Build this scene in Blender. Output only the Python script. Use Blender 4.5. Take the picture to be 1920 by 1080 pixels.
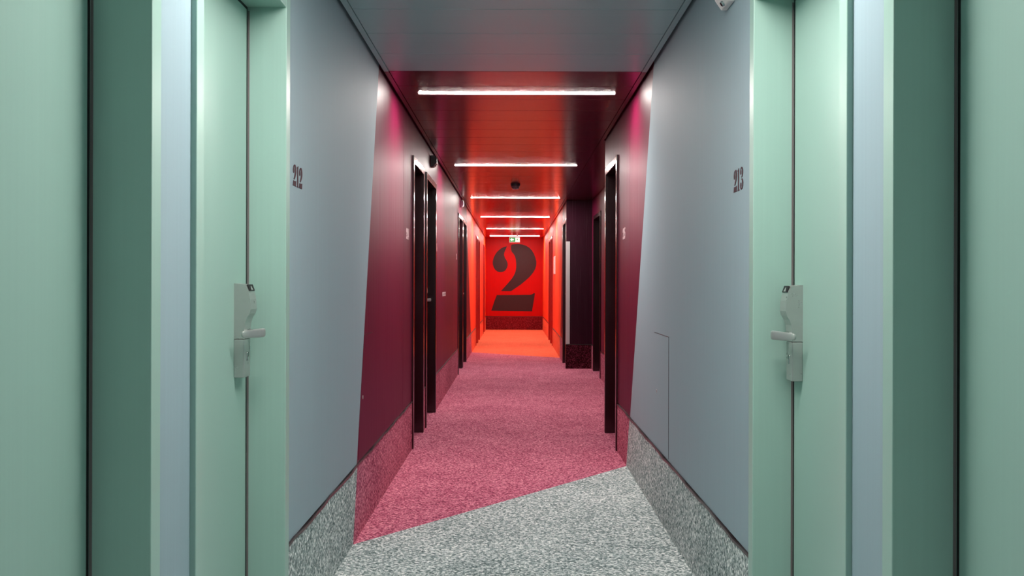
import bpy, bmesh, math, random
from mathutils import Vector, Matrix
from mathutils.geometry import tessellate_polygon

# ------------------------------------------------------------------ reset
for o in list(bpy.data.objects):
    bpy.data.objects.remove(o, do_unlink=True)
scene = bpy.context.scene
COL = scene.collection
random.seed(4)

# ------------------------------------------------------------------ camera
F_PX = 1750.0                       # focal length in pixels of a 1920 px frame
cam_d = bpy.data.cameras.new('camera')
cam = bpy.data.objects.new('camera', cam_d)
COL.objects.link(cam)
cam_d.sensor_width = 36.0
cam_d.lens = 36.0 * F_PX / 1920.0
cam_d.shift_x = -4.0 / 1920.0
cam_d.shift_y = -8.5 / 1920.0
cam_d.clip_start = 0.05
cam.location = (0.0, 0.0, 1.2)
cam.rotation_euler = (math.radians(90), -0.0028, 0.0)
scene.camera = cam

# ------------------------------------------------------------------ world, exposure
world = bpy.data.worlds.new('corridor_world')
scene.world = world
world.use_nodes = True
world.node_tree.nodes['Background'].inputs[0].default_value = (0, 0, 0, 1)
world.node_tree.nodes['Background'].inputs[1].default_value = 0.0
vs = scene.view_settings
vs.view_transform = 'Standard'
vs.look = 'None'
vs.gamma = 1.0
vs.use_curve_mapping = False
vs.exposure = 0.14
LAMP = 230.0                        # emission of the linear ceiling lights
LAMP_COL = (1.0, 0.92, 0.87)

# ------------------------------------------------------------------ dimensions
WL, WR = 0.739, 0.746               # wall planes left and right of the camera
HC = 2.37                           # ceiling
YB, YE = -4.2, 24.25                # rear and far end of the corridor
BB = 0.335                          # top of the carpet skirting
A0, A1, WA = 7.66, 13.18, 1.10      # recess in the right-hand wall
PROUD = 0.014                       # door frames stand proud of the wall
LEAF = 0.109                        # door leaf sits this far behind the wall plane
FW = 0.05                           # frame face width
GAP = 0.013                         # shadow gap on the closing edge of a leaf
HD = 2.075                          # clear door height

# ------------------------------------------------------------------ materials
def srgb(r, g, b):
    def f(c):
        c /= 255.0
        return c / 12.92 if c <= 0.04045 else ((c + 0.055) / 1.055) ** 2.4
    return (f(r), f(g), f(b), 1.0)

def lin(r, g, b):
    return (r, g, b, 1.0)

def base_mat(name):
    m = bpy.data.materials.new(name)
    m.use_nodes = True
    nt = m.node_tree
    return m, nt, nt.nodes['Principled BSDF']

def lacquer(name, col, rough=0.35, spec=0.5, streak=0.06, var=0.05, metallic=0.0, stretch=(90, 90, 1.2), bump=0.0, aniso=0.0, tangent=(0, 0, 1)):
    """painted panel: fine streaks in gloss and tone"""
    m, nt, p = base_mat(name)
    tc = nt.nodes.new('ShaderNodeTexCoord')
    mp = nt.nodes.new('ShaderNodeMapping')
    mp.inputs['Scale'].default_value = stretch
    nz = nt.nodes.new('ShaderNodeTexNoise')
    nz.inputs['Scale'].default_value = 1.0
    nz.inputs['Detail'].default_value = 4.0
    nt.links.new(tc.outputs['Object'], mp.inputs['Vector'])
    nt.links.new(mp.outputs['Vector'], nz.inputs['Vector'])
    r = nt.nodes.new('ShaderNodeMapRange')
    r.inputs['From Min'].default_value = 0.3
    r.inputs['From Max'].default_value = 0.7
    r.inputs['To Min'].default_value = max(0.02, rough - streak)
    r.inputs['To Max'].default_value = rough + streak
    nt.links.new(nz.outputs['Fac'], r.inputs['Value'])
    nt.links.new(r.outputs['Result'], p.inputs['Roughness'])
    cr = nt.nodes.new('ShaderNodeValToRGB')
    cr.color_ramp.elements[0].position = 0.3
    cr.color_ramp.elements[1].position = 0.7
    cr.color_ramp.elements[0].color = tuple(c * (1 - var) for c in col[:3]) + (1,)
    cr.color_ramp.elements[1].color = tuple(min(1, c * (1 + var)) for c in col[:3]) + (1,)
    nt.links.new(nz.outputs['Fac'], cr.inputs['Fac'])
    nt.links.new(cr.outputs['Color'], p.inputs['Base Color'])
    p.inputs['Specular IOR Level'].default_value = spec
    p.inputs['Metallic'].default_value = metallic
    if aniso:
        tv = nt.nodes.new('ShaderNodeCombineXYZ')
        for i in range(3): tv.inputs[i].default_value = tangent[i]
        p.inputs['Anisotropic'].default_value = aniso
        nt.links.new(tv.outputs[0], p.inputs['Tangent'])
    if bump:
        b = nt.nodes.new('ShaderNodeBump')
        b.inputs['Strength'].default_value = bump
        b.inputs['Distance'].default_value = 0.002
        nt.links.new(nz.outputs['Fac'], b.inputs['Height'])
        nt.links.new(b.outputs['Normal'], p.inputs['Normal'])
    return m

def plain(name, col, rough=0.5, metallic=0.0, spec=0.5):
    return lacquer(name, col, rough, spec, streak=0.03, var=0.03, metallic=metallic, stretch=(40, 40, 40))

def carpet(name, dark, mid, light, sc=75.0):
    """flecked loop pile"""
    m, nt, p = base_mat(name)
    tc = nt.nodes.new('ShaderNodeTexCoord')
    nz = nt.nodes.new('ShaderNodeTexNoise')
    nz.inputs['Scale'].default_value = sc
    nz.inputs['Detail'].default_value = 3.0
    nz.inputs['Roughness'].default_value = 0.65
    vo = nt.nodes.new('ShaderNodeTexVoronoi')
    vo.inputs['Scale'].default_value = sc * 1.5
    big = nt.nodes.new('ShaderNodeTexNoise')
    big.inputs['Scale'].default_value = 2.2
    big.inputs['Detail'].default_value = 3.0
    for n in (nz, vo, big):
        nt.links.new(tc.outputs['Object'], n.inputs['Vector'])
    sep = nt.nodes.new('ShaderNodeSeparateColor')
    nt.links.new(vo.outputs['Color'], sep.inputs['Color'])
    mx = nt.nodes.new('ShaderNodeMix')
    mx.inputs[0].default_value = 0.38
    nt.links.new(nz.outputs['Fac'], mx.inputs[2])
    nt.links.new(sep.outputs['Red'], mx.inputs[3])
    ad = nt.nodes.new('ShaderNodeMath')
    ad.operation = 'MULTIPLY_ADD'
    ad.inputs[1].default_value = 0.16
    nt.links.new(big.outputs['Fac'], ad.inputs[0])
    nt.links.new(mx.outputs[0], ad.inputs[2])
    cr = nt.nodes.new('ShaderNodeValToRGB')
    e = cr.color_ramp.elements
    e[0].position, e[0].color = 0.38, dark
    e[1].position, e[1].color = 0.82, light
    k = e.new(0.58)
    k.color = mid
    nt.links.new(ad.outputs[0], cr.inputs['Fac'])
    nt.links.new(cr.outputs['Color'], p.inputs['Base Color'])
    p.inputs['Roughness'].default_value = 0.95
    p.inputs['Specular IOR Level'].default_value = 0.1
    b = nt.nodes.new('ShaderNodeBump')
    b.inputs['Strength'].default_value = 0.5
    b.inputs['Distance'].default_value = 0.006
    nt.links.new(mx.outputs[0], b.inputs['Height'])
    nt.links.new(b.outputs['Normal'], p.inputs['Normal'])
    return m

def glow(name, col, strength):
    m, nt, p = base_mat(name)
    p.inputs['Base Color'].default_value = tuple(col[:3]) + (1,)
    p.inputs['Emission Color'].default_value = tuple(col[:3]) + (1,)
    p.inputs['Emission Strength'].default_value = strength
    return m

M = {}
M['grey_wall'] = lacquer('blue_grey_panel', lin(0.285, 0.385, 0.43), 0.64, 0.10, 0.04, 0.03, aniso=0.5)
M['wine_wall'] = lacquer('burgundy_panel', lin(0.115, 0.0045, 0.028), 0.46, 0.09, 0.04, 0.05, stretch=(160, 160, 1.5), aniso=0.3)
M['fire_wall'] = lacquer('orange_red_panel', lin(0.84, 0.075, 0.020), 0.50, 0.10, 0.05, aniso=0.3)
M['red_wall'] = lacquer('red_end_panel', lin(0.44, 0.0025, 0.002), 0.35, 0.10, 0.04)
M['plum_wall'] = lacquer('dark_plum_panel', lin(0.024, 0.002, 0.009), 0.25, 0.3, 0.04)
M['mint'] = lacquer('mint_lacquer', lin(0.298, 0.462, 0.408), 0.40, 0.36, 0.03, 0.02)
M['maroon'] = lacquer('dark_maroon_lacquer', lin(0.020, 0.0012, 0.004), 0.22, 0.6, 0.03)
M['red_door'] = lacquer('red_lacquer', lin(0.42, 0.010, 0.006), 0.26, 0.5, 0.03)
M['grey_ceiling'] = lacquer('blue_grey_ceiling_metal', lin(0.36, 0.50, 0.52), 0.26, 0.12, 0.01, 0.008, stretch=(1.0, 60, 60))
M['wine_ceiling'] = lacquer('burgundy_ceiling_metal', lin(0.085, 0.006, 0.016), 0.20, 0.8, 0.012, 0.03, stretch=(1.0, 60, 60))
M['red_ceiling'] = lacquer('red_ceiling_metal', lin(0.45, 0.012, 0.008), 0.20, 0.7, 0.012, 0.03, stretch=(1.0, 60, 60))
M['grey_carpet'] = carpet('grey_fleck_carpet', lin(0.09, 0.13, 0.13), lin(0.36, 0.43, 0.43), lin(0.95, 0.97, 0.95))
M['pink_carpet'] = carpet('pink_fleck_carpet', lin(0.17, 0.020, 0.055), lin(0.50, 0.110, 0.190), lin(0.88, 0.36, 0.44))
M['fire_carpet'] = carpet('orange_fleck_carpet', lin(0.55, 0.09, 0.04), lin(0.80, 0.15, 0.065), lin(0.95, 0.26, 0.13))
M['dark_carpet'] = carpet('dark_wine_fleck_carpet', lin(0.016, 0.001, 0.003), lin(0.030, 0.002, 0.006), lin(0.20, 0.03, 0.06))
M['red_carpet'] = carpet('dark_red_fleck_carpet', lin(0.07, 0.002, 0.003), lin(0.13, 0.004, 0.006), lin(0.30, 0.03, 0.04))
M['gasket'] = plain('grey_gasket', lin(0.16, 0.145, 0.145), 0.5)
M['black'] = plain('black_rubber', lin(0.006, 0.006, 0.008), 0.6)
M['void'] = plain('dark_backing', lin(0.008, 0.006, 0.007), 0.9, spec=0.1)
M['bronze'] = plain('dark_bronze_trim', lin(0.045, 0.028, 0.030), 0.35, 0.6)
M['steel'] = plain('satin_nickel', lin(0.43, 0.46, 0.445), 0.30, 0.6)
M['chrome'] = plain('polished_chrome', lin(0.60, 0.62, 0.62), 0.12, 1.0)
M['alu'] = plain('pale_aluminium', lin(0.55, 0.52, 0.52), 0.4, 0.3)
M['white'] = plain('white_plastic', lin(0.72, 0.70, 0.70), 0.45)
M['dark_plastic'] = plain('dark_grey_plastic', lin(0.035, 0.03, 0.035), 0.45)
M['grey_plastic'] = plain('grey_plastic', lin(0.16, 0.13, 0.14), 0.45)
M['wine_ink'] = plain('burgundy_vinyl', lin(0.040, 0.004, 0.014), 0.6, spec=0.15)
M['pale_ink'] = plain('pale_pink_vinyl', lin(0.70, 0.52, 0.54), 0.5)
M['numeral'] = plain('charcoal_brown_paint', lin(0.032, 0.010, 0.011), 0.5, spec=0.25)
M['paper'] = plain('printed_paper', lin(0.80, 0.62, 0.58), 0.5)
M['lamp'] = glow('lit_diffuser', LAMP_COL, LAMP)
M['sign_white'] = glow('lit_sign_white', (0.9, 1.0, 0.92), 1.0)
M['sign_green'] = glow('lit_sign_green', (0.02, 0.36, 0.10), 0.8)

# ------------------------------------------------------------------ mesh helpers
def new_obj(name, bm, mat, parent=None, bevel=0.0, smooth=False, seg=2):
    bmesh.ops.recalc_face_normals(bm, faces=bm.faces[:])
    me = bpy.data.meshes.new(name)
    bm.to_mesh(me)
    bm.free()
    me.materials.append(M[mat] if isinstance(mat, str) else mat)
    if smooth:
        for f in me.polygons:
            f.use_smooth = True
    o = bpy.data.objects.new(name, me)
    COL.objects.link(o)
    if parent is not None:
        o.parent = parent
        o.matrix_parent_inverse = Matrix.Translation(-parent_world(parent))
    if bevel:
        b = o.modifiers.new('bevel', 'BEVEL')
        b.width = bevel
        b.segments = seg
        b.limit_method = 'ANGLE'
        b.angle_limit = math.radians(35)
        b.harden_normals = False
    return o

def parent_world(o):
    v = Vector(o.location)
    p = o.parent
    # only empties / things carry a location; parts sit at the world origin
    return v if p is None else Vector((0, 0, 0))

def thing(name, loc=(0, 0, 0), label=None, cat=None, group=None, kind=None):
    o = bpy.data.objects.new(name, None)
    o.empty_display_size = 0.1
    o.location = loc
    COL.objects.link(o)
    return tag(o, label, cat, group, kind)

def tag(o, label=None, cat=None, group=None, kind=None):
    if label: o['label'] = label
    if cat: o['category'] = cat
    if group: o['group'] = group
    if kind: o['kind'] = kind
    return o

def add_box(bm, x0, x1, y0, y1, z0, z1):
    v = [bm.verts.new((x, y, z)) for x in (x0, x1) for y in (y0, y1) for z in (z0, z1)]
    for f in ((0, 1, 3, 2), (4, 6, 7, 5), (0, 4, 5, 1), (2, 3, 7, 6), (0, 2, 6, 4), (1, 5, 7, 3)):
        bm.faces.new([v[i] for i in f])
    return bm

def box(x0, x1, y0, y1, z0, z1):
    return add_box(bmesh.new(), x0, x1, y0, y1, z0, z1)

def add_extrude(bm, pts, fmap, t0, t1):
    """prism of a 2-D outline; fmap(u, v, t) gives the 3-D point"""
    a = [bm.verts.new(fmap(u, v, t0)) for u, v in pts]
    b = [bm.verts.new(fmap(u, v, t1)) for u, v in pts]
    n = len(pts)
    if n > 4:
        for tri in tessellate_polygon([[Vector((u, v, 0)) for u, v in pts]]):
            bm.faces.new([a[i] for i in tri])
            bm.faces.new([b[i] for i in tri[::-1]])
    else:
        bm.faces.new(a)
        bm.faces.new(b[::-1])
    for i in range(n):
        bm.faces.new((a[i], b[i], b[(i + 1) % n], a[(i + 1) % n]))
    return bm

def extrude(pts, fmap, t0, t1):
    return add_extrude(bmesh.new(), pts, fmap, t0, t1)

def add_cyl(bm, c, axis, r0, r1, h, n=24):
    """frustum from c along axis"""
    axis = Vector(axis).normalized()
    a = axis.orthogonal().normalized()
    b = axis.cross(a)
    c = Vector(c)
    lo = [bm.verts.new(c + a * r0 * math.cos(2 * math.pi * i / n) + b * r0 * math.sin(2 * math.pi * i / n)) for i in range(n)]
    hi = [bm.verts.new(c + axis * h + a * r1 * math.cos(2 * math.pi * i / n) + b * r1 * math.sin(2 * math.pi * i / n)) for i in range(n)]
    bm.faces.new(lo[::-1])
    bm.faces.new(hi)
    for i in range(n):
        bm.faces.new((lo[i], lo[(i + 1) % n], hi[(i + 1) % n], hi[i]))
    return bm

def clip(poly, b, keep_less):
    """keep the part of a (d, z) polygon with d < b(z) (or d > b(z)); b is linear in z"""
    out = []
    n = len(poly)
    g = (lambda p: b(p[1]) - p[0]) if keep_less else (lambda p: p[0] - b(p[1]))
    for i in range(n):
        p, q = poly[i], poly[(i + 1) % n]
        gp, gq = g(p), g(q)
        if gp >= 0:
            out.append(p)
        if gp * gq < 0:
            t = gp / (gp - gq)
            out.append((p[0] + t * (q[0] - p[0]), p[1] + t * (q[1] - p[1])))
    return out

def side_map(s, W):
    """(d, z, t) on a side wall: t grows away from the corridor"""
    return lambda d, z, t: (s * (W + t), d, z)

# colour changes on the two long walls: slanting cuts
bL1 = lambda z: 4.28 + 0.79 * z / 2.35
bL2 = lambda z: 16.25 - 1.85 * z / 2.35
bR1 = lambda z: 6.15 - 1.13 * z / 2.35
bR2 = lambda z: 15.1 - 0.75 * z / 2.35
ZTOP = HC + 0.06

# doors: (clear near, clear far) along each wall
DL = [(1.07, 1.866), (2.18, 2.965), (6.79, 7.49), (7.79, 8.66), (12.29, 13.17), (13.36, 14.24),
      (18.05, 18.72), (18.97, 19.82), (22.25, 23.15)]
DR1 = [(1.00, 1.804), (2.107, 2.86), (6.74, 7.50)]
DR2 = [(13.27, 14.09), (18.05, 18.72), (18.97, 19.85)]
DA = [(11.85, 12.80)]

# ------------------------------------------------------------------ floor
flo = new_obj('floor', box(-1.05, 1.40, YB - 0.1, YE + 0.1, -0.12, -0.012), 'void')
tag(flo, 'carpeted corridor floor in grey, pink and orange zones', 'floor', kind='structure')
fl1 = lambda x: 4.28 + (x + WL) / (WL + WR) * (6.15 - 4.28)
fl2 = lambda x: 16.25 + (x + WL) / (WL + WR) * (15.1 - 16.25)
X0, X1 = -1.0, 1.36
fmap = lambda x, y, t: (x, y, t)
for pts, mt, lb in (
        ([(X0, YB), (X1, YB), (X1, fl1(X1)), (X0, fl1(X0))], 'grey_carpet', 'pale grey flecked carpet in the foreground'),
        ([(X0, fl1(X0)), (X1, fl1(X1)), (X1, fl2(X1)), (X0, fl2(X0))], 'pink_carpet', 'raspberry pink flecked carpet between the slanting joints'),
        ([(X0, fl2(X0)), (X1, fl2(X1)), (X1, YE), (X0, YE)], 'fire_carpet', 'bright orange carpet at the far end')):
    c = new_obj('carpet', extrude(pts, fmap, -0.012, 0.0), mt, flo)
    c['label'] = lb

# ------------------------------------------------------------------ ceiling
cei = new_obj('ceiling', box(-1.05, 1.40, YB - 0.1, YE + 0.1, HC + 0.08, HC + 0.16), 'void')
tag(cei, 'metal plank ceiling, blue-grey then burgundy then red', 'ceiling', kind='structure')
PW, PJ = 0.3885, 0.0055
y_edge = 5.15
k0 = -int((y_edge - YB) / PW) - 1
XPL, XPR = -(WL - 0.045), (WR - 0.045)
k = k0
while y_edge + k * PW < YE:
    a = max(YB, y_edge + k * PW) + PJ * 0.5
    b = min(YE, y_edge + (k + 1) * PW) - PJ * 0.5
    mt = 'grey_ceiling' if k < 0 else ('wine_ceiling' if b < 15.3 else 'red_ceiling')
    new_obj('ceiling_plank', box(XPL + 0.001, XPR - 0.001, a, b, HC, HC + 0.02), mt, cei, bevel=0.0012, seg=1)
    k += 1
# edge profile along both sides, cut where the colours change
for s, W in ((-1, WL), (1, WR)):
    for a, b, mt in ((YB, y_edge, 'grey_ceiling'), (y_edge, 15.43, 'wine_ceiling'), (15.43, YE, 'red_ceiling')):
        bm = bmesh.new()
        x0, x1 = sorted((s * (W - 0.018), s * (W - 0.0435)))
        add_box(bm, x0, x1, a, b, HC - 0.003, HC + 0.012)
        xa, xb = sorted((s * (W - 0.018), s * (W - 0.0195)))
        add_box(bm, xa, xb, a, b, HC + 0.012, HC + 0.05)
        new_obj('edge_profile', bm, mt, cei)
# the recess has its own dark soffit
new_obj('soffit_panel', box(WR - 0.012, WA + 0.02, A0, A1, HC + 0.005, HC + 0.025), 'wine_ceiling', cei)

# ------------------------------------------------------------------ walls
def wall_panels(parent, s, W, dmin, dmax, doors, cuts, mats, joints=(), t=0.02):
    """cut a long wall into panels round its doors, along colour cuts and joints"""
    edges = [dmin]
    for a, b in doors:
        edges += [a - FW, b + FW]
    edges.append(dmax)
    rects = []
    for i in range(0, len(edges), 2):
        if edges[i + 1] - edges[i] > 0.004:
            seg = [edges[i]] + [j for j in joints if edges[i] < j < edges[i + 1]] + [edges[i + 1]]
            for j in range(len(seg) - 1):
                g0 = 0.0015 if j > 0 else 0
                g1 = 0.0015 if j < len(seg) - 2 else 0
                rects.append((seg[j] + g0, seg[j + 1] - g1, BB + 0.012, ZTOP))
    for a, b in doors:
        rects.append((a - FW, b + FW, HD + FW, ZTOP))
    f = side_map(s, W)
    for d0, d1, z0, z1 in rects:
        poly = [(d0, z0), (d1, z0), (d1, z1), (d0, z1)]
        lo = None
        for i, mt in enumerate(mats):
            p = poly
            if i > 0: p = clip(p, cuts[i - 1], False)
            if i < len(cuts) and len(p) > 2: p = clip(p, cuts[i], True)
            if len(p) > 2:
                new_obj('wall_panel', extrude(p, f, 0.0, t), mt, parent)

def skirting(parent, s, W, dmin, dmax, doors, cuts, mats):
    edges = [dmin]
    for a, b in doors:
        edges += [a - FW, b + FW]
    edges.append(dmax)
    f = side_map(s, W - 0.004)
    for i in range(0, len(edges), 2):
        d0, d1 = edges[i], edges[i + 1]
        if d1 - d0 < 0.004: continue
        n = max(1, int((d1 - d0) / 0.12)) if d0 < 7 else 1
        def top(d):                                   # carpet edge wanders a few millimetres
            return BB + 0.0035 * math.sin(d * 9.0 + s) + 0.0025 * math.sin(d * 21.0 + 2 * s) if d0 < 7 else BB
        for k_, mt in enumerate(mats):
            bm = bmesh.new()
            done = False
            for j in range(n):
                a = d0 + (d1 - d0) * j / n
                b = d0 + (d1 - d0) * (j + 1) / n
                p = [(a, 0.0), (b, 0.0), (b, top(b)), (a, top(a))]
                if k_ > 0: p = clip(p, cuts[k_ - 1], False)
                if k_ < len(cuts) and len(p) > 2: p = clip(p, cuts[k_], True)
                if len(p) > 2:
                    add_extrude(bm, p, f, 0.0, 0.02)
                    done = True
            if done: new_obj('carpet_panel', bm, mt, parent)
            else: bm.free()
        bm = bmesh.new()
        for j in range(n):
            a = d0 + (d1 - d0) * j / n
            b = d0 + (d1 - d0) * (j + 1) / n
            add_extrude(bm, [(a, top(a)), (b, top(b)), (b, top(b) + 0.009), (a, top(a) + 0.009)], f, -0.003, 0.02)
        new_obj('edge_strip', bm, 'bronze', parent)

wall_l = tag(new_obj('wall_left', box(-1.02, -0.97, YB, YE, 0, ZTOP), 'void'),
             'left corridor wall of blue-grey, burgundy and orange panels', 'wall', kind='structure')
wall_r = tag(new_obj('wall_right', box(0.97, 1.02, YB, A0 - 0.02, 0, ZTOP), 'void'),
             'right corridor wall of blue-grey and burgundy panels before the recess', 'wall', kind='structure')
wall_f = tag(new_obj('wall_right_far', box(0.97, 1.02, A1 + 0.05, YE, 0, ZTOP), 'void'),
             'orange right corridor wall beyond the recess', 'wall', kind='structure')
wall_a = tag(new_obj('wall_recess', box(1.34, 1.38, A0 - 0.05, A1 + 0.05, 0, ZTOP), 'void'),
             'burgundy side wall of the recess on the right', 'wall', kind='structure')
wall_panels(wall_l, -1, WL, YB, YE, DL, (bL1, bL2), ('grey_wall', 'wine_wall', 'fire_wall'), joints=(-1.0, 6.22, 9.9, 11.2, 17.1, 21.0))
wall_panels(wall_r, 1, WR, YB, A0, DR1, (bR1,), ('grey_wall', 'wine_wall'), joints=(-1.0, 6.05))
wall_panels(wall_f, 1, WR, A1 + 0.02, YE, DR2, (bR2,), ('wine_wall', 'fire_wall'), joints=(16.4, 21.6))
wall_panels(wall_a, 1, WA, A0 + 0.02, A1, DA, (), ('wine_wall',), joints=(9.6,))
# return of the recess nearest the camera
new_obj('wall_panel', box(WR, WA, A0 - 0.0, A0 + 0.02, BB + 0.012, ZTOP), 'wine_wall', wall_a)

bb_l = tag(thing('baseboard_left', (-WL, 0, 0)), 'tall carpet-covered skirting along the left wall', 'baseboard', kind='structure')
bb_r = tag(thing('baseboard_right', (WR, 0, 0)), 'tall carpet-covered skirting along the right wall', 'baseboard', kind='structure')
bb_f = tag(thing('baseboard_right_far', (WR, A1, 0)), 'orange carpet-covered skirting beyond the recess on the right', 'baseboard', kind='structure')
bb_a = tag(thing('baseboard_recess', (WA, A0, 0)), 'pink carpet-covered skirting inside the recess', 'baseboard', kind='structure')
skirting(bb_l, -1, WL, YB, YE, DL, (bL1, bL2), ('grey_carpet', 'pink_carpet', 'fire_carpet'))
skirting(bb_r, 1, WR, YB, A0, DR1, (bR1,), ('grey_carpet', 'pink_carpet'))
skirting(bb_f, 1, WR, A1 + 0.02, YE, DR2, (bR2,), ('pink_carpet', 'fire_carpet'))
skirting(bb_a, 1, WA, A0 + 0.02, A1, DA, (), ('pink_carpet',))
new_obj('carpet_panel', box(WR, WA, A0, A0 + 0.022, 0, BB), 'pink_carpet', bb_a)

# wall across the end of the recess, facing the camera
wall_e = tag(new_obj('wall_recess_end', box(WR - 0.012, WA + 0.25, A1, A1 + 0.02, BB + 0.01, ZTOP), 'plum_wall'),
             'glossy dark plum wall closing the recess, facing the camera', 'wall', kind='structure')
bb_e = tag(new_obj('baseboard_recess_end', box(WR - 0.016, WA + 0.012, A1 - 0.012, A1 + 0.02, 0, BB), 'dark_carpet'),
           'dark wine-red carpet skirting at the foot of the plum wall', 'baseboard', kind='structure')
new_obj('edge_strip', box(WR - 0.016, WA + 0.012, A1 - 0.014, A1 + 0.02, BB, BB + 0.009), 'bronze', bb_e)
new_obj('edge_strip', box(WA - 0.005, WA + 0.012, A1 - 0.014, A1 - 0.011, 0, BB), 'alu', bb_e)

# end wall and rear wall
wall_end = tag(new_obj('wall_end', box(-WL - 0.02, WR + 0.02, YE, YE + 0.03, BB + 0.01, ZTOP), 'red_wall'),
               'red wall closing the far end of the corridor', 'wall', kind='structure')
bb_end = tag(new_obj('baseboard_end', box(-WL, WR, YE - 0.01, YE + 0.03, 0, BB), 'red_carpet'),
             'dark red carpet skirting under the big numeral', 'baseboard', kind='structure')
new_obj('edge_strip', box(-WL, WR, YE - 0.013, YE + 0.03, BB, BB + 0.009), 'bronze', bb_end)
wall_rear = tag(new_obj('wall_rear', box(-WL - 0.02, WR + 0.02, YB - 0.03, YB, 0, ZTOP), 'grey_wall'),
                'blue-grey wall behind the viewpoint', 'wall', kind='structure')

# ------------------------------------------------------------------ doors
def lockset(root, s, xl, d0, d1, flip=False):
    """hotel lock on a leaf whose face is at |x| = xl, between d0 (camera side) and d1"""
    P = lambda d, p, z: (s * (xl - p), (d0 + d1 - d) if flip else d, z)
    z0, z1, zs = 0.912, 1.198, 1.029
    prof = [(0.0, z1), (0.036, z1 - 0.004), (0.043, z1 - 0.020), (0.049, z1 - 0.048), (0.051, z1 - 0.078),
            (0.047, z1 - 0.092), (0.039, z1 - 0.105), (0.034, z1 - 0.120), (0.032, z1 - 0.140), (0.032, zs + 0.0008), (0.0, zs + 0.0008)]
    bm = extrude(prof, lambda p, z, t: P(t, p, z), d0, d1)
    lk = new_obj('lock_case', bm, 'steel', root, bevel=0.002)
    lk['label'] = 'satin metal card lock'
    bm = box(*sorted((s * xl, s * (xl - 0.031))), d0, d1, z0, zs - 0.0008)
    lower = new_obj('lock_plate', bm, 'steel', root, bevel=0.002)
    dm = (d0 + d1) / 2
    # card slot on the shoulder of the lock
    n1, n2 = (0.0365, z1 - 0.004), (0.0435, z1 - 0.022)
    slot = [(n1[0] - 0.004, n1[1] - 0.003), (n1[0] + 0.003, n1[1] + 0.001), (n2[0] + 0.003, n2[1]), (n2[0] - 0.003, n2[1] - 0.002)]
    new_obj('card_slot', extrude(slot, lambda p, z, t: P(t, p, z), d0 + 0.006, d1 - 0.006), 'black', lk)
    tri = extrude([(-0.009, -0.007), (0.009, -0.007), (0.0, 0.006)],
                  lambda u, v, t: P(dm + u, (n1[0] + n2[0]) / 2 + 0.0035 - v * 0.36 + t, (n1[1] + n2[1]) / 2 + v * 0.93), 0.0, 0.001)
    new_obj('arrow_mark', tri, 'steel', lk)
    # lever: neck and a bar that curves back towards the door
    zl = 1.047
    bm = bmesh.new()
    add_cyl(bm, P(dm + 0.004, 0.028, zl), (-s, 0, 0), 0.0115, 0.0105, 0.036, 20)
    new_obj('lever_neck', bm, 'chrome', root, smooth=False)
    path = [(dm + 0.026, 0.060, 0.0095, 0.0065), (dm + 0.022, 0.074, 0.0115, 0.0085), (dm + 0.006, 0.078, 0.0120, 0.0090), (dm - 0.020, 0.073, 0.0118, 0.0082),
            (dm - 0.050, 0.063, 0.0112, 0.0072), (dm - 0.080, 0.050, 0.0098, 0.0062), (dm - 0.096, 0.040, 0.0080, 0.0050)]
    bm = bmesh.new()
    rings = []
    N = 14
    for i, (d, p, hz, hp) in enumerate(path):
        a = path[max(0, i - 1)]
        b = path[min(len(path) - 1, i + 1)]
        tx, tp = b[0] - a[0], b[1] - a[1]
        L = math.hypot(tx, tp) or 1
        nx, npp = -tp / L, tx / L
        ring = []
        for j in range(N):
            an = 2 * math.pi * j / N
            c, sn = math.cos(an), math.sin(an)
            sq = lambda v: math.copysign(abs(v) ** 0.6, v)
            ring.append(bm.verts.new(P(d + nx * hp * sq(c), p + npp * hp * sq(c), zl + 1.18 * hz * sq(sn))))
        rings.append(ring)
    for i in range(len(rings) - 1):
        for j in range(N):
            bm.faces.new((rings[i][j], rings[i][(j + 1) % N], rings[i + 1][(j + 1) % N], rings[i + 1][j]))
    bm.faces.new(rings[0]); bm.faces.new(rings[-1][::-1])
    lv = new_obj('lever_handle', bm, 'steel', root, smooth=True)
    sb = lv.modifiers.new('sub', 'SUBSURF'); sb.levels = 1; sb.render_levels = 2
    # key cylinder
    bm = bmesh.new()
    add_cyl(bm, P(dm + 0.004, 0.030, 0.982), (-s, 0, 0), 0.0085, 0.008, 0.003, 20)
    kc = new_obj('key_cylinder', bm, 'chrome', lower)
    bm = box(*sorted((s * (xl - 0.0325), s * (xl - 0.0336))), dm + 0.0028, dm + 0.0052, 0.976, 0.988)
    new_obj('keyhole', bm, 'black', lower)
    bm = box(*sorted((s * (xl - 0.0305), s * (xl - 0.033))), dm - 0.001, dm + 0.009, 0.962, 0.976)
    new_obj('key_cylinder_tail', bm, 'chrome', lower)

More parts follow.
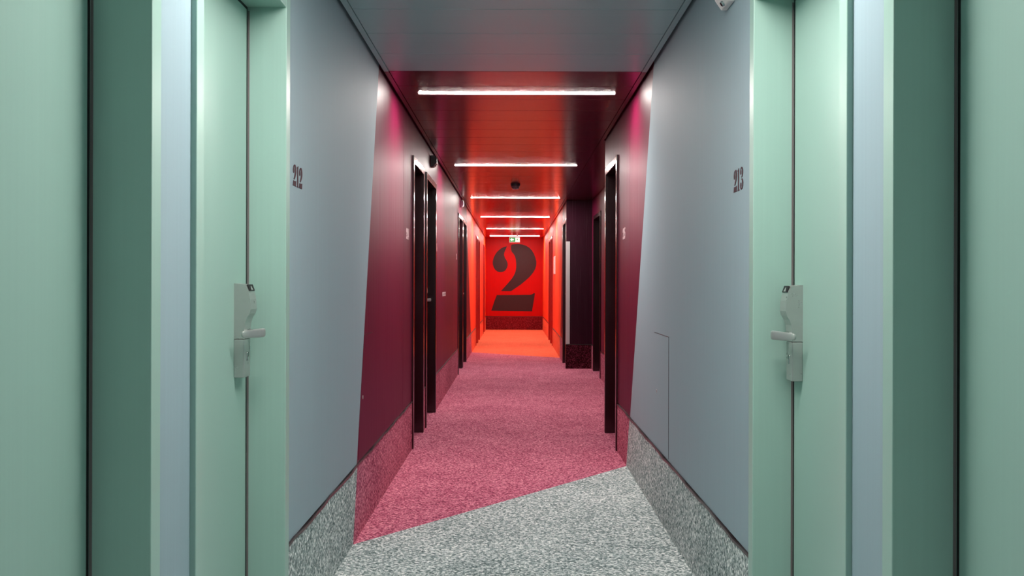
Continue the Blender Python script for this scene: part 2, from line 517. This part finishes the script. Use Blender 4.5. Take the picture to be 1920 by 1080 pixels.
door_n = 0
def door(s, W, d0, d1, mat, label, lock=None):
    global door_n
    door_n += 1
    r = thing('door_%d' % door_n, (s * W, (d0 + d1) / 2, 0), label, 'door', kind='structure')
    xs = lambda a, b: tuple(sorted((s * a, s * b)))
    xi, xl = W - PROUD, W + LEAF
    for a, b in ((d0 - FW, d0), (d1, d1 + FW)):
        new_obj('jamb', box(*xs(xi, xl + 0.06), a, b, 0.0, HD + FW), mat, r, bevel=0.0022)
    new_obj('frame_head', box(*xs(xi + 0.0004, xl + 0.06), d0 - 0.0005, d1 + 0.0005, HD, HD + FW - 0.0004), mat, r, bevel=0.0022)
    new_obj('door_leaf', box(*xs(xl, xl + 0.045), d0 + 0.006, d1 - GAP, 0.006, HD - 0.010), mat, r, bevel=0.0015)
    for q in ((d0, d0 + 0.006, 0.0, HD), (d1 - GAP, d1, 0.0, HD), (d0 + 0.006, d1 - GAP, HD - 0.010, HD)):
        new_obj('seal', box(*xs(xl + 0.0015, xl + 0.05), *q), 'black', r)
    new_obj('gasket', box(*xs(xl - 0.0055, xl - 0.0002), d1 - 0.002, d1, 0.0, HD - 0.012), 'gasket', r)
    flip = lock == 'near'
    if flip: lock = (d0 + 0.052, d0 + 0.118)
    if lock is None: lock = (d1 - 0.118, d1 - 0.052)
    lockset(r, s, xl, lock[0], lock[1], flip)
    return r

LL = ['mint green door nearest on the left, cut by the left picture edge', 'mint green door beside the number 212',
      'first dark burgundy door on the left wall', 'second dark burgundy door on the left wall, just beyond the first',
      'third dark burgundy door on the left wall, mid corridor', 'fourth dark burgundy door on the left wall, next to the orange panels',
      'first red door in the orange part of the left wall', 'second red door in the orange part of the left wall',
      'last red door on the left, next to the end wall']
LK = ['near', (2.825, 2.893), 'near', None, 'near', None, 'near', None, None]
for i, (a, b) in enumerate(DL):
    door(-1, WL, a, b, 'mint' if i < 2 else ('maroon' if i < 6 else 'red_door'), LL[i], LK[i])
LRr = ['mint green door nearest on the right, cut by the right picture edge', 'mint green door beside the number 213',
       'dark burgundy door on the right before the recess']
for i, (a, b) in enumerate(DR1):
    door(1, WR, a, b, 'mint' if i < 2 else 'maroon', LRr[i], ['near', (2.762, 2.824), 'near'][i])
for i, (a, b) in enumerate(DA):
    door(1, WA, a, b, 'maroon', 'dark burgundy door set in the side of the right recess', 'near')
LF = ['dark burgundy door on the right just past the plum wall', 'first red door in the orange part of the right wall',
      'second red door in the orange part of the right wall']
for i, (a, b) in enumerate(DR2):
    door(1, WR, a, b, 'maroon' if i == 0 else 'red_door', LF[i])

# ------------------------------------------------------------------ linear ceiling lights
LY = [-2.4, 2.22, 5.74, 9.24, 12.75, 16.44, 19.97, 23.0]  # first entry is an added, unseen light that lifts the dark near door reveals
LAB = ['linear ceiling light behind the viewpoint', 'linear ceiling light overhead between the mint doors, above the picture',
       'longest lit strip, first light on the burgundy ceiling', 'second lit strip on the burgundy ceiling, before the smoke detector',
       'third lit strip, just behind the smoke detector', 'fourth lit strip, first over the orange zone',
       'fifth lit strip, just above the exit sign', 'last and shortest lit strip, behind the exit sign']
LXC, LHALF = 0.013, 0.602
for y, lb in zip(LY, LAB):
    r = thing('linear_ceiling_light', (LXC, y, HC), lb, 'ceiling light', 'linear ceiling lights across the corridor')
    for xa in (LXC - LHALF - 0.006, LXC + LHALF):
        new_obj('end_cap', box(xa, xa + 0.006, y - 0.023, y + 0.023, HC - 0.003, HC), 'dark_plastic', r)
    new_obj('diffuser', box(LXC - LHALF, LXC + LHALF, y - 0.022, y + 0.022, HC - 0.002, HC - 0.0005), 'lamp', r)

# ------------------------------------------------------------------ numerals
S = 1.0 / 7.2
def P2(lst, oy):
    return [((x * S) - 20.8 - 61.0 + 0.0, (y * S) + oy) for x, y in lst]
EAR = [(650, 445), (632, 490), (615, 530), (610, 560), (625, 605), (648, 640), (660, 675), (661, 705), (650, 740), (625, 775), (590, 792),
       (555, 795), (525, 787), (495, 765), (472, 730), (460, 690), (460, 650), (470, 605), (490, 560), (515, 523), (545, 495), (580, 468), (615, 453)]
BODY = [(704, 432), (720, 422), (760, 416), (810, 415), (860, 422), (910, 438), (950, 462), (985, 497), (1015, 545), (1035, 600), (1048, 650), (1047, 700),
        (1035, 745), (1005, 800), (960, 855), (900, 910), (840, 960), (770, 1008), (705, 1052), (570, 1050), (605, 1012), (660, 950), (715, 885), (745, 838), (765, 790), (775, 735),
        (776, 680), (770, 620), (757, 575), (737, 543), (715, 518), (704, 485)]
FOOT = [(515, 1105), (960, 1100), (990, 1092), (1012, 1078), (1030, 1076), (1025, 1120), (1010, 1205), (992, 1322), (440, 1315), (455, 1275), (480, 1195)]
def norm(p):                       # unit height, origin at the foot's left
    return [((x - 440) / 907.0, (1322 - y) / 907.0) for x, y in p]
DIG = {'2': ([norm(EAR), norm(BODY), norm(FOOT)], 0.67),
       '1': ([[(0.05, 0.0), (0.40, 0.0), (0.40, 0.045), (0.335, 0.06), (0.335, 1.0), (0.28, 1.0), (0.24, 0.965), (0.06, 0.915), (0.06, 0.87), (0.13, 0.87), (0.13, 0.06), (0.05, 0.045)]], 0.45),
       '3': ([[(0.07, 0.70), (0.17, 0.66), (0.25, 0.71), (0.25, 0.80), (0.21, 0.90), (0.25, 0.95), (0.25, 1.0), (0.14, 0.96), (0.07, 0.87), (0.04, 0.78)],
              [(0.29, 1.0), (0.42, 0.98), (0.53, 0.91), (0.58, 0.80), (0.56, 0.69), (0.50, 0.60), (0.42, 0.545), (0.30, 0.53), (0.30, 0.57), (0.36, 0.63), (0.38, 0.75), (0.36, 0.88), (0.29, 0.95)],
              [(0.30, 0.49), (0.44, 0.48), (0.56, 0.41), (0.61, 0.28), (0.58, 0.14), (0.48, 0.04), (0.33, 0.0), (0.33, 0.05), (0.39, 0.12), (0.41, 0.25), (0.39, 0.38), (0.30, 0.45)],
              [(0.29, 0.0), (0.29, 0.05), (0.24, 0.09), (0.28, 0.18), (0.27, 0.28), (0.19, 0.33), (0.09, 0.30), (0.04, 0.21), (0.06, 0.11), (0.15, 0.03)]], 0.66),
       '4': ([[(0.30, 1.0), (0.46, 1.0), (0.46, 0.33), (0.58, 0.33), (0.58, 0.23), (0.46, 0.23), (0.46, 0.0), (0.26, 0.0), (0.26, 0.23), (0.02, 0.23), (0.02, 0.31)]], 0.62),
       '5': ([[(0.10, 1.0), (0.55, 1.0), (0.55, 0.84), (0.20, 0.84), (0.20, 0.62), (0.38, 0.63), (0.53, 0.55), (0.58, 0.36), (0.53, 0.14), (0.38, 0.01), (0.18, 0.0), (0.05, 0.08),
                (0.04, 0.24), (0.18, 0.27), (0.26, 0.16), (0.22, 0.06), (0.33, 0.08), (0.39, 0.30), (0.35, 0.52), (0.22, 0.53), (0.10, 0.46)]], 0.62),
       '6': ([[(0.50, 0.98), (0.30, 1.0), (0.12, 0.84), (0.04, 0.55), (0.05, 0.22), (0.18, 0.03), (0.34, 0.0), (0.34, 0.06), (0.25, 0.15), (0.24, 0.5), (0.27, 0.85), (0.40, 0.94)],
              [(0.36, 0.0), (0.51, 0.07), (0.58, 0.28), (0.54, 0.48), (0.43, 0.58), (0.30, 0.58), (0.27, 0.50), (0.37, 0.45), (0.39, 0.25), (0.36, 0.07)]], 0.62),
       '8': ([[(0.30, 1.0), (0.12, 0.92), (0.07, 0.76), (0.17, 0.57), (0.05, 0.42), (0.04, 0.2), (0.14, 0.04), (0.30, 0.0), (0.30, 0.06), (0.22, 0.18), (0.27, 0.42), (0.30, 0.6), (0.24, 0.8), (0.30, 0.94)],
              [(0.33, 1.0), (0.50, 0.92), (0.55, 0.77), (0.46, 0.58), (0.58, 0.40), (0.58, 0.2), (0.48, 0.04), (0.33, 0.0), (0.33, 0.06), (0.40, 0.2), (0.35, 0.40), (0.33, 0.6), (0.38, 0.8), (0.33, 0.94)]], 0.62)}

def room_number(s, W, text, d_first, d_last, z0, z1, ink, label):
    tot = sum(DIG[c][1] for c in text) + 0.07 * (len(text) - 1)
    r = thing('room_number', (s * W, (d_first + d_last) / 2, z0), label, 'room number', 'room numbers beside the doors')
    kx = (d_last - d_first) / tot
    u0 = 0.0
    for c in text:
        bm = bmesh.new()
        for pl in DIG[c][0]:
            add_extrude(bm, pl, lambda u, v, t: (s * (W - t), d_first + (u0 + u) * kx, z0 + v * (z1 - z0)), -0.001, 0.0012)
        new_obj('digit', bm, ink, r)
        u0 += DIG[c][1] + 0.07

room_number(-1, WL, '212', 3.112, 3.249, 1.525, 1.598, 'wine_ink', 'room number 212 in dark red on the left grey wall')
room_number(1, WR, '213', 3.173, 3.038, 1.510, 1.585, 'wine_ink', 'room number 213 in dark red on the right grey wall')
room_number(-1, WL, '214', 6.385, 6.535, 1.504, 1.58, 'pale_ink', 'pale room number beside the first burgundy door on the left')
room_number(-1, WL, '216', 8.79, 8.93, 1.504, 1.58, 'pale_ink', 'pale room number just past the second burgundy door on the left')
room_number(-1, WL, '218', 11.86, 12.02, 1.504, 1.58, 'pale_ink', 'pale room number beside the third burgundy door on the left')
room_number(1, WR, '215', 6.41, 6.27, 1.504, 1.58, 'pale_ink', 'pale room number beside the burgundy door on the right')

# the big painted numeral on the end wall
r = thing('painted_numeral', (-0.02, YE, 0.4), 'huge charcoal stencil numeral 2 painted on the red end wall', 'numeral')
def endmap(u, v, t):
    px = 860 + (440 + u * 907.0) / 7.2
    py = 400 + (1322 - v * 907.0) / 7.2
    return ((px - 964) * YE / F_PX, YE - t, 1.2 + (531.5 - py) * YE / F_PX)
for pl in DIG['2'][0]:
    new_obj('stencil_piece', extrude(pl, endmap, 0.0006, 0.003), 'numeral', r)

# ------------------------------------------------------------------ smoke detector
sy, sx = 11.0, 0.012
r = thing('smoke_detector', (sx, sy, HC), 'round grey smoke detector on the burgundy ceiling', 'smoke detector')
bm = bmesh.new(); add_cyl(bm, (sx, sy, HC), (0, 0, -1), 0.057, 0.055, 0.022, 32)
new_obj('mounting_base', bm, 'dark_plastic', r, bevel=0.002)
bm = bmesh.new(); add_cyl(bm, (sx, sy, HC - 0.022), (0, 0, -1), 0.050, 0.044, 0.020, 32); add_cyl(bm, (sx, sy, HC - 0.042), (0, 0, -1), 0.044, 0.022, 0.016, 32)
new_obj('sensor_head', bm, 'grey_plastic', r)
for i in range(10):
    a = 2 * math.pi * i / 10
    bm = bmesh.new(); add_cyl(bm, (sx + 0.030 * math.cos(a), sy + 0.030 * math.sin(a), HC - 0.044), (0, 0, -1), 0.004, 0.003, 0.018, 6)
    new_obj('vent_rib', bm, 'white', r)

# ------------------------------------------------------------------ exit sign hanging before the end wall
ey, ex = 21.7, 0.008
r = thing('exit_sign', (ex, ey, 2.12), 'small lit green and white exit sign hanging in front of the red wall', 'exit sign')
zx0, zx1 = 1.2 + 76.3 * ey / F_PX, 1.2 + 86.8 * ey / F_PX
hw = 10.1 * ey / F_PX
new_obj('housing', box(ex - hw, ex + hw, ey, ey + 0.04, zx0, zx1), 'white', r, bevel=0.003)
new_obj('lit_panel', box(ex - hw + 0.006, ex + hw - 0.006, ey - 0.003, ey, zx0 + 0.022, zx1 - 0.006), 'sign_white', r)
gx = ex + 0.02
new_obj('green_field', box(ex - hw + 0.008, gx, ey - 0.005, ey - 0.003, zx0 + 0.024, zx1 - 0.008), 'sign_green', r)
zc = (zx0 + zx1) / 2 + 0.008
ym = lambda u, v, t: (u, ey - t, v)
arrow = [(-0.105, 0), (-0.06, 0.036), (-0.06, 0.014), (-0.02, 0.014), (-0.02, -0.014), (-0.06, -0.014), (-0.06, -0.036)]
new_obj('arrow', extrude([(ex + u, zc + v) for u, v in arrow], ym, 0.005, 0.007), 'sign_white', r)
man = [(0.052, 0.020), (0.062, 0.024), (0.075, 0.018), (0.090, 0.022), (0.092, 0.016), (0.076, 0.010), (0.070, 0.002), (0.082, -0.010), (0.078, -0.034), (0.070, -0.034),
       (0.072, -0.012), (0.060, -0.006), (0.048, -0.022), (0.034, -0.026), (0.034, -0.020), (0.046, -0.014), (0.054, 0.004), (0.048, 0.012), (0.040, 0.002), (0.035, 0.006), (0.042, 0.018)]
bm = extrude([(ex + u, zc + v) for u, v in man], ym, 0.003, 0.005)
add_cyl(bm, (ex + 0.064, ey - 0.003, zc + 0.034), (0, -1, 0), 0.008, 0.008, 0.002, 12)
new_obj('running_figure', bm, 'sign_green', r)
new_obj('doorway_mark', box(ex + 0.098, ex + 0.106, ey - 0.005, ey - 0.003, zc - 0.038, zc + 0.042), 'sign_green', r)
for sxg in (-0.062, 0.062):
    new_obj('hanger', box(ex + sxg - 0.018, ex + sxg + 0.018, ey + 0.008, ey + 0.03, zx1, HC), 'white', r)

# ------------------------------------------------------------------ wall devices near the ceiling
def sounder(s, W, d, z, h, w, dep, mat, label):
    r = thing('wall_sounder', (s * W, d, z), label, 'alarm sounder', 'alarm sounders high on the walls')
    prof = [(0, z - h / 2), (dep * 0.45, z - h / 2), (dep, z - h * 0.18), (dep, z + h * 0.30), (dep * 0.75, z + h / 2), (0, z + h / 2)]
    new_obj('casing', extrude(prof, lambda p, q, t: (s * (W - p), t, q), d - w / 2, d + w / 2), mat, r, bevel=0.004)
    for i in range(4):
        zz = z - h * 0.10 + i * h * 0.10
        new_obj('grille_slot', box(*sorted((s * (W - dep - 0.002), s * (W - dep + 0.004))), d - w * 0.32, d + w * 0.32, zz, zz + h * 0.045), 'black', r)
    bm = bmesh.new(); add_cyl(bm, (s * (W - dep * 0.62), d, z - h * 0.42), (-s * 0.7, 0, -0.5), 0.010, 0.008, 0.008, 14)
    new_obj('indicator', bm, 'chrome', r)
sounder(-1, WL, 8.25, 2.275, 0.098, 0.11, 0.055, 'dark_plastic', 'dark alarm sounder above the first pair of burgundy doors')
sounder(-1, WL, 12.75, 2.285, 0.090, 0.10, 0.050, 'white', 'white alarm sounder above the third burgundy door on the left')
sounder(1, WR, 3.22, 2.215, 0.110, 0.12, 0.045, 'white', 'white alarm sounder at the top picture edge, right grey wall')

# ------------------------------------------------------------------ service hatches in the walls
def hatch(s, W, d0, d1, z0, z1, mat, lockd, label, cut=None, less=True):
    r = thing('access_hatch', (s * W, (d0 + d1) / 2, z0), label, 'access hatch')
    p = [(d0, z0), (d1, z0), (d1, z1), (d0, z1)]
    if cut: p = clip(p, cut, less)
    new_obj('hatch_panel', extrude(p, side_map(s, W), -0.0012, 0.005), mat, r)
    n = len(p)
    bm = bmesh.new()
    add_box(bm, *sorted((s * (W - 0.0016), s * (W + 0.004))), min(q[0] for q in p if q[1] > z1 - 0.01), d1 + 0.002, z1, z1 + 0.0025)
    if not cut:
        add_box(bm, *sorted((s * (W - 0.0016), s * (W + 0.004))), d0 - 0.002, d0, z0, z1 + 0.0025)
    new_obj('seam', bm, 'bronze', r)
    bm = bmesh.new(); add_cyl(bm, (s * W, lockd, 0.642), (-s, 0, 0), 0.010, 0.009, 0.003, 16)
    lk = new_obj('key_cylinder', bm, 'alu', r)
    new_obj('keyhole', box(*sorted((s * (W - 0.0026), s * (W - 0.0036))), lockd - 0.002, lockd + 0.002, 0.636, 0.648), 'black', r)
hatch(1, WR, 4.495, 4.95, BB + 0.02, 0.942, 'grey_wall', 4.86, 'flush grey service hatch low on the right wall')
hatch(-1, WL, 4.45, 4.87, BB + 0.02, 0.942, 'wine_wall', 4.56, 'flush burgundy service hatch low on the left wall', bL1, False)

# small label plate on the left wall between the door pairs
r = thing('label_plate', (-WL, 9.85, 1.07), 'small pale label plate on the left burgundy wall', 'label plate')
new_obj('plate', box(-WL, -WL + 0.003, 9.62, 10.05, 1.066, 1.108), 'pale_ink', r)
for a in (9.68, 9.83, 9.97):
    new_obj('mark', box(-WL + 0.003, -WL + 0.0038, a, a + 0.035, 1.076, 1.096), 'wine_ink', r)

# framed notice on the right orange wall
r = thing('framed_notice', (WR, 17.1, 1.33), 'pale framed notice on the right orange wall', 'notice')
new_obj('frame', box(WR - 0.014, WR, 16.84, 17.42, 1.37, 1.70), 'alu', r, bevel=0.002)
new_obj('paper_sheet', box(WR - 0.0155, WR - 0.013, 16.87, 17.39, 1.395, 1.675), 'paper', r)

# steel strip on the outer corner of the plum wall
r = thing('corner_guard', (WR, A1, BB), 'tall pale metal corner guard on the edge of the plum wall', 'corner guard')
new_obj('face_strip', box(WR - 0.016, WR + 0.040, A1 - 0.004, A1 - 0.0005, BB + 0.012, 1.795), 'alu', r)
new_obj('return_strip', box(WR - 0.016, WR - 0.0125, A1 - 0.0005, A1 + 0.03, BB + 0.012, 1.795), 'alu', r)
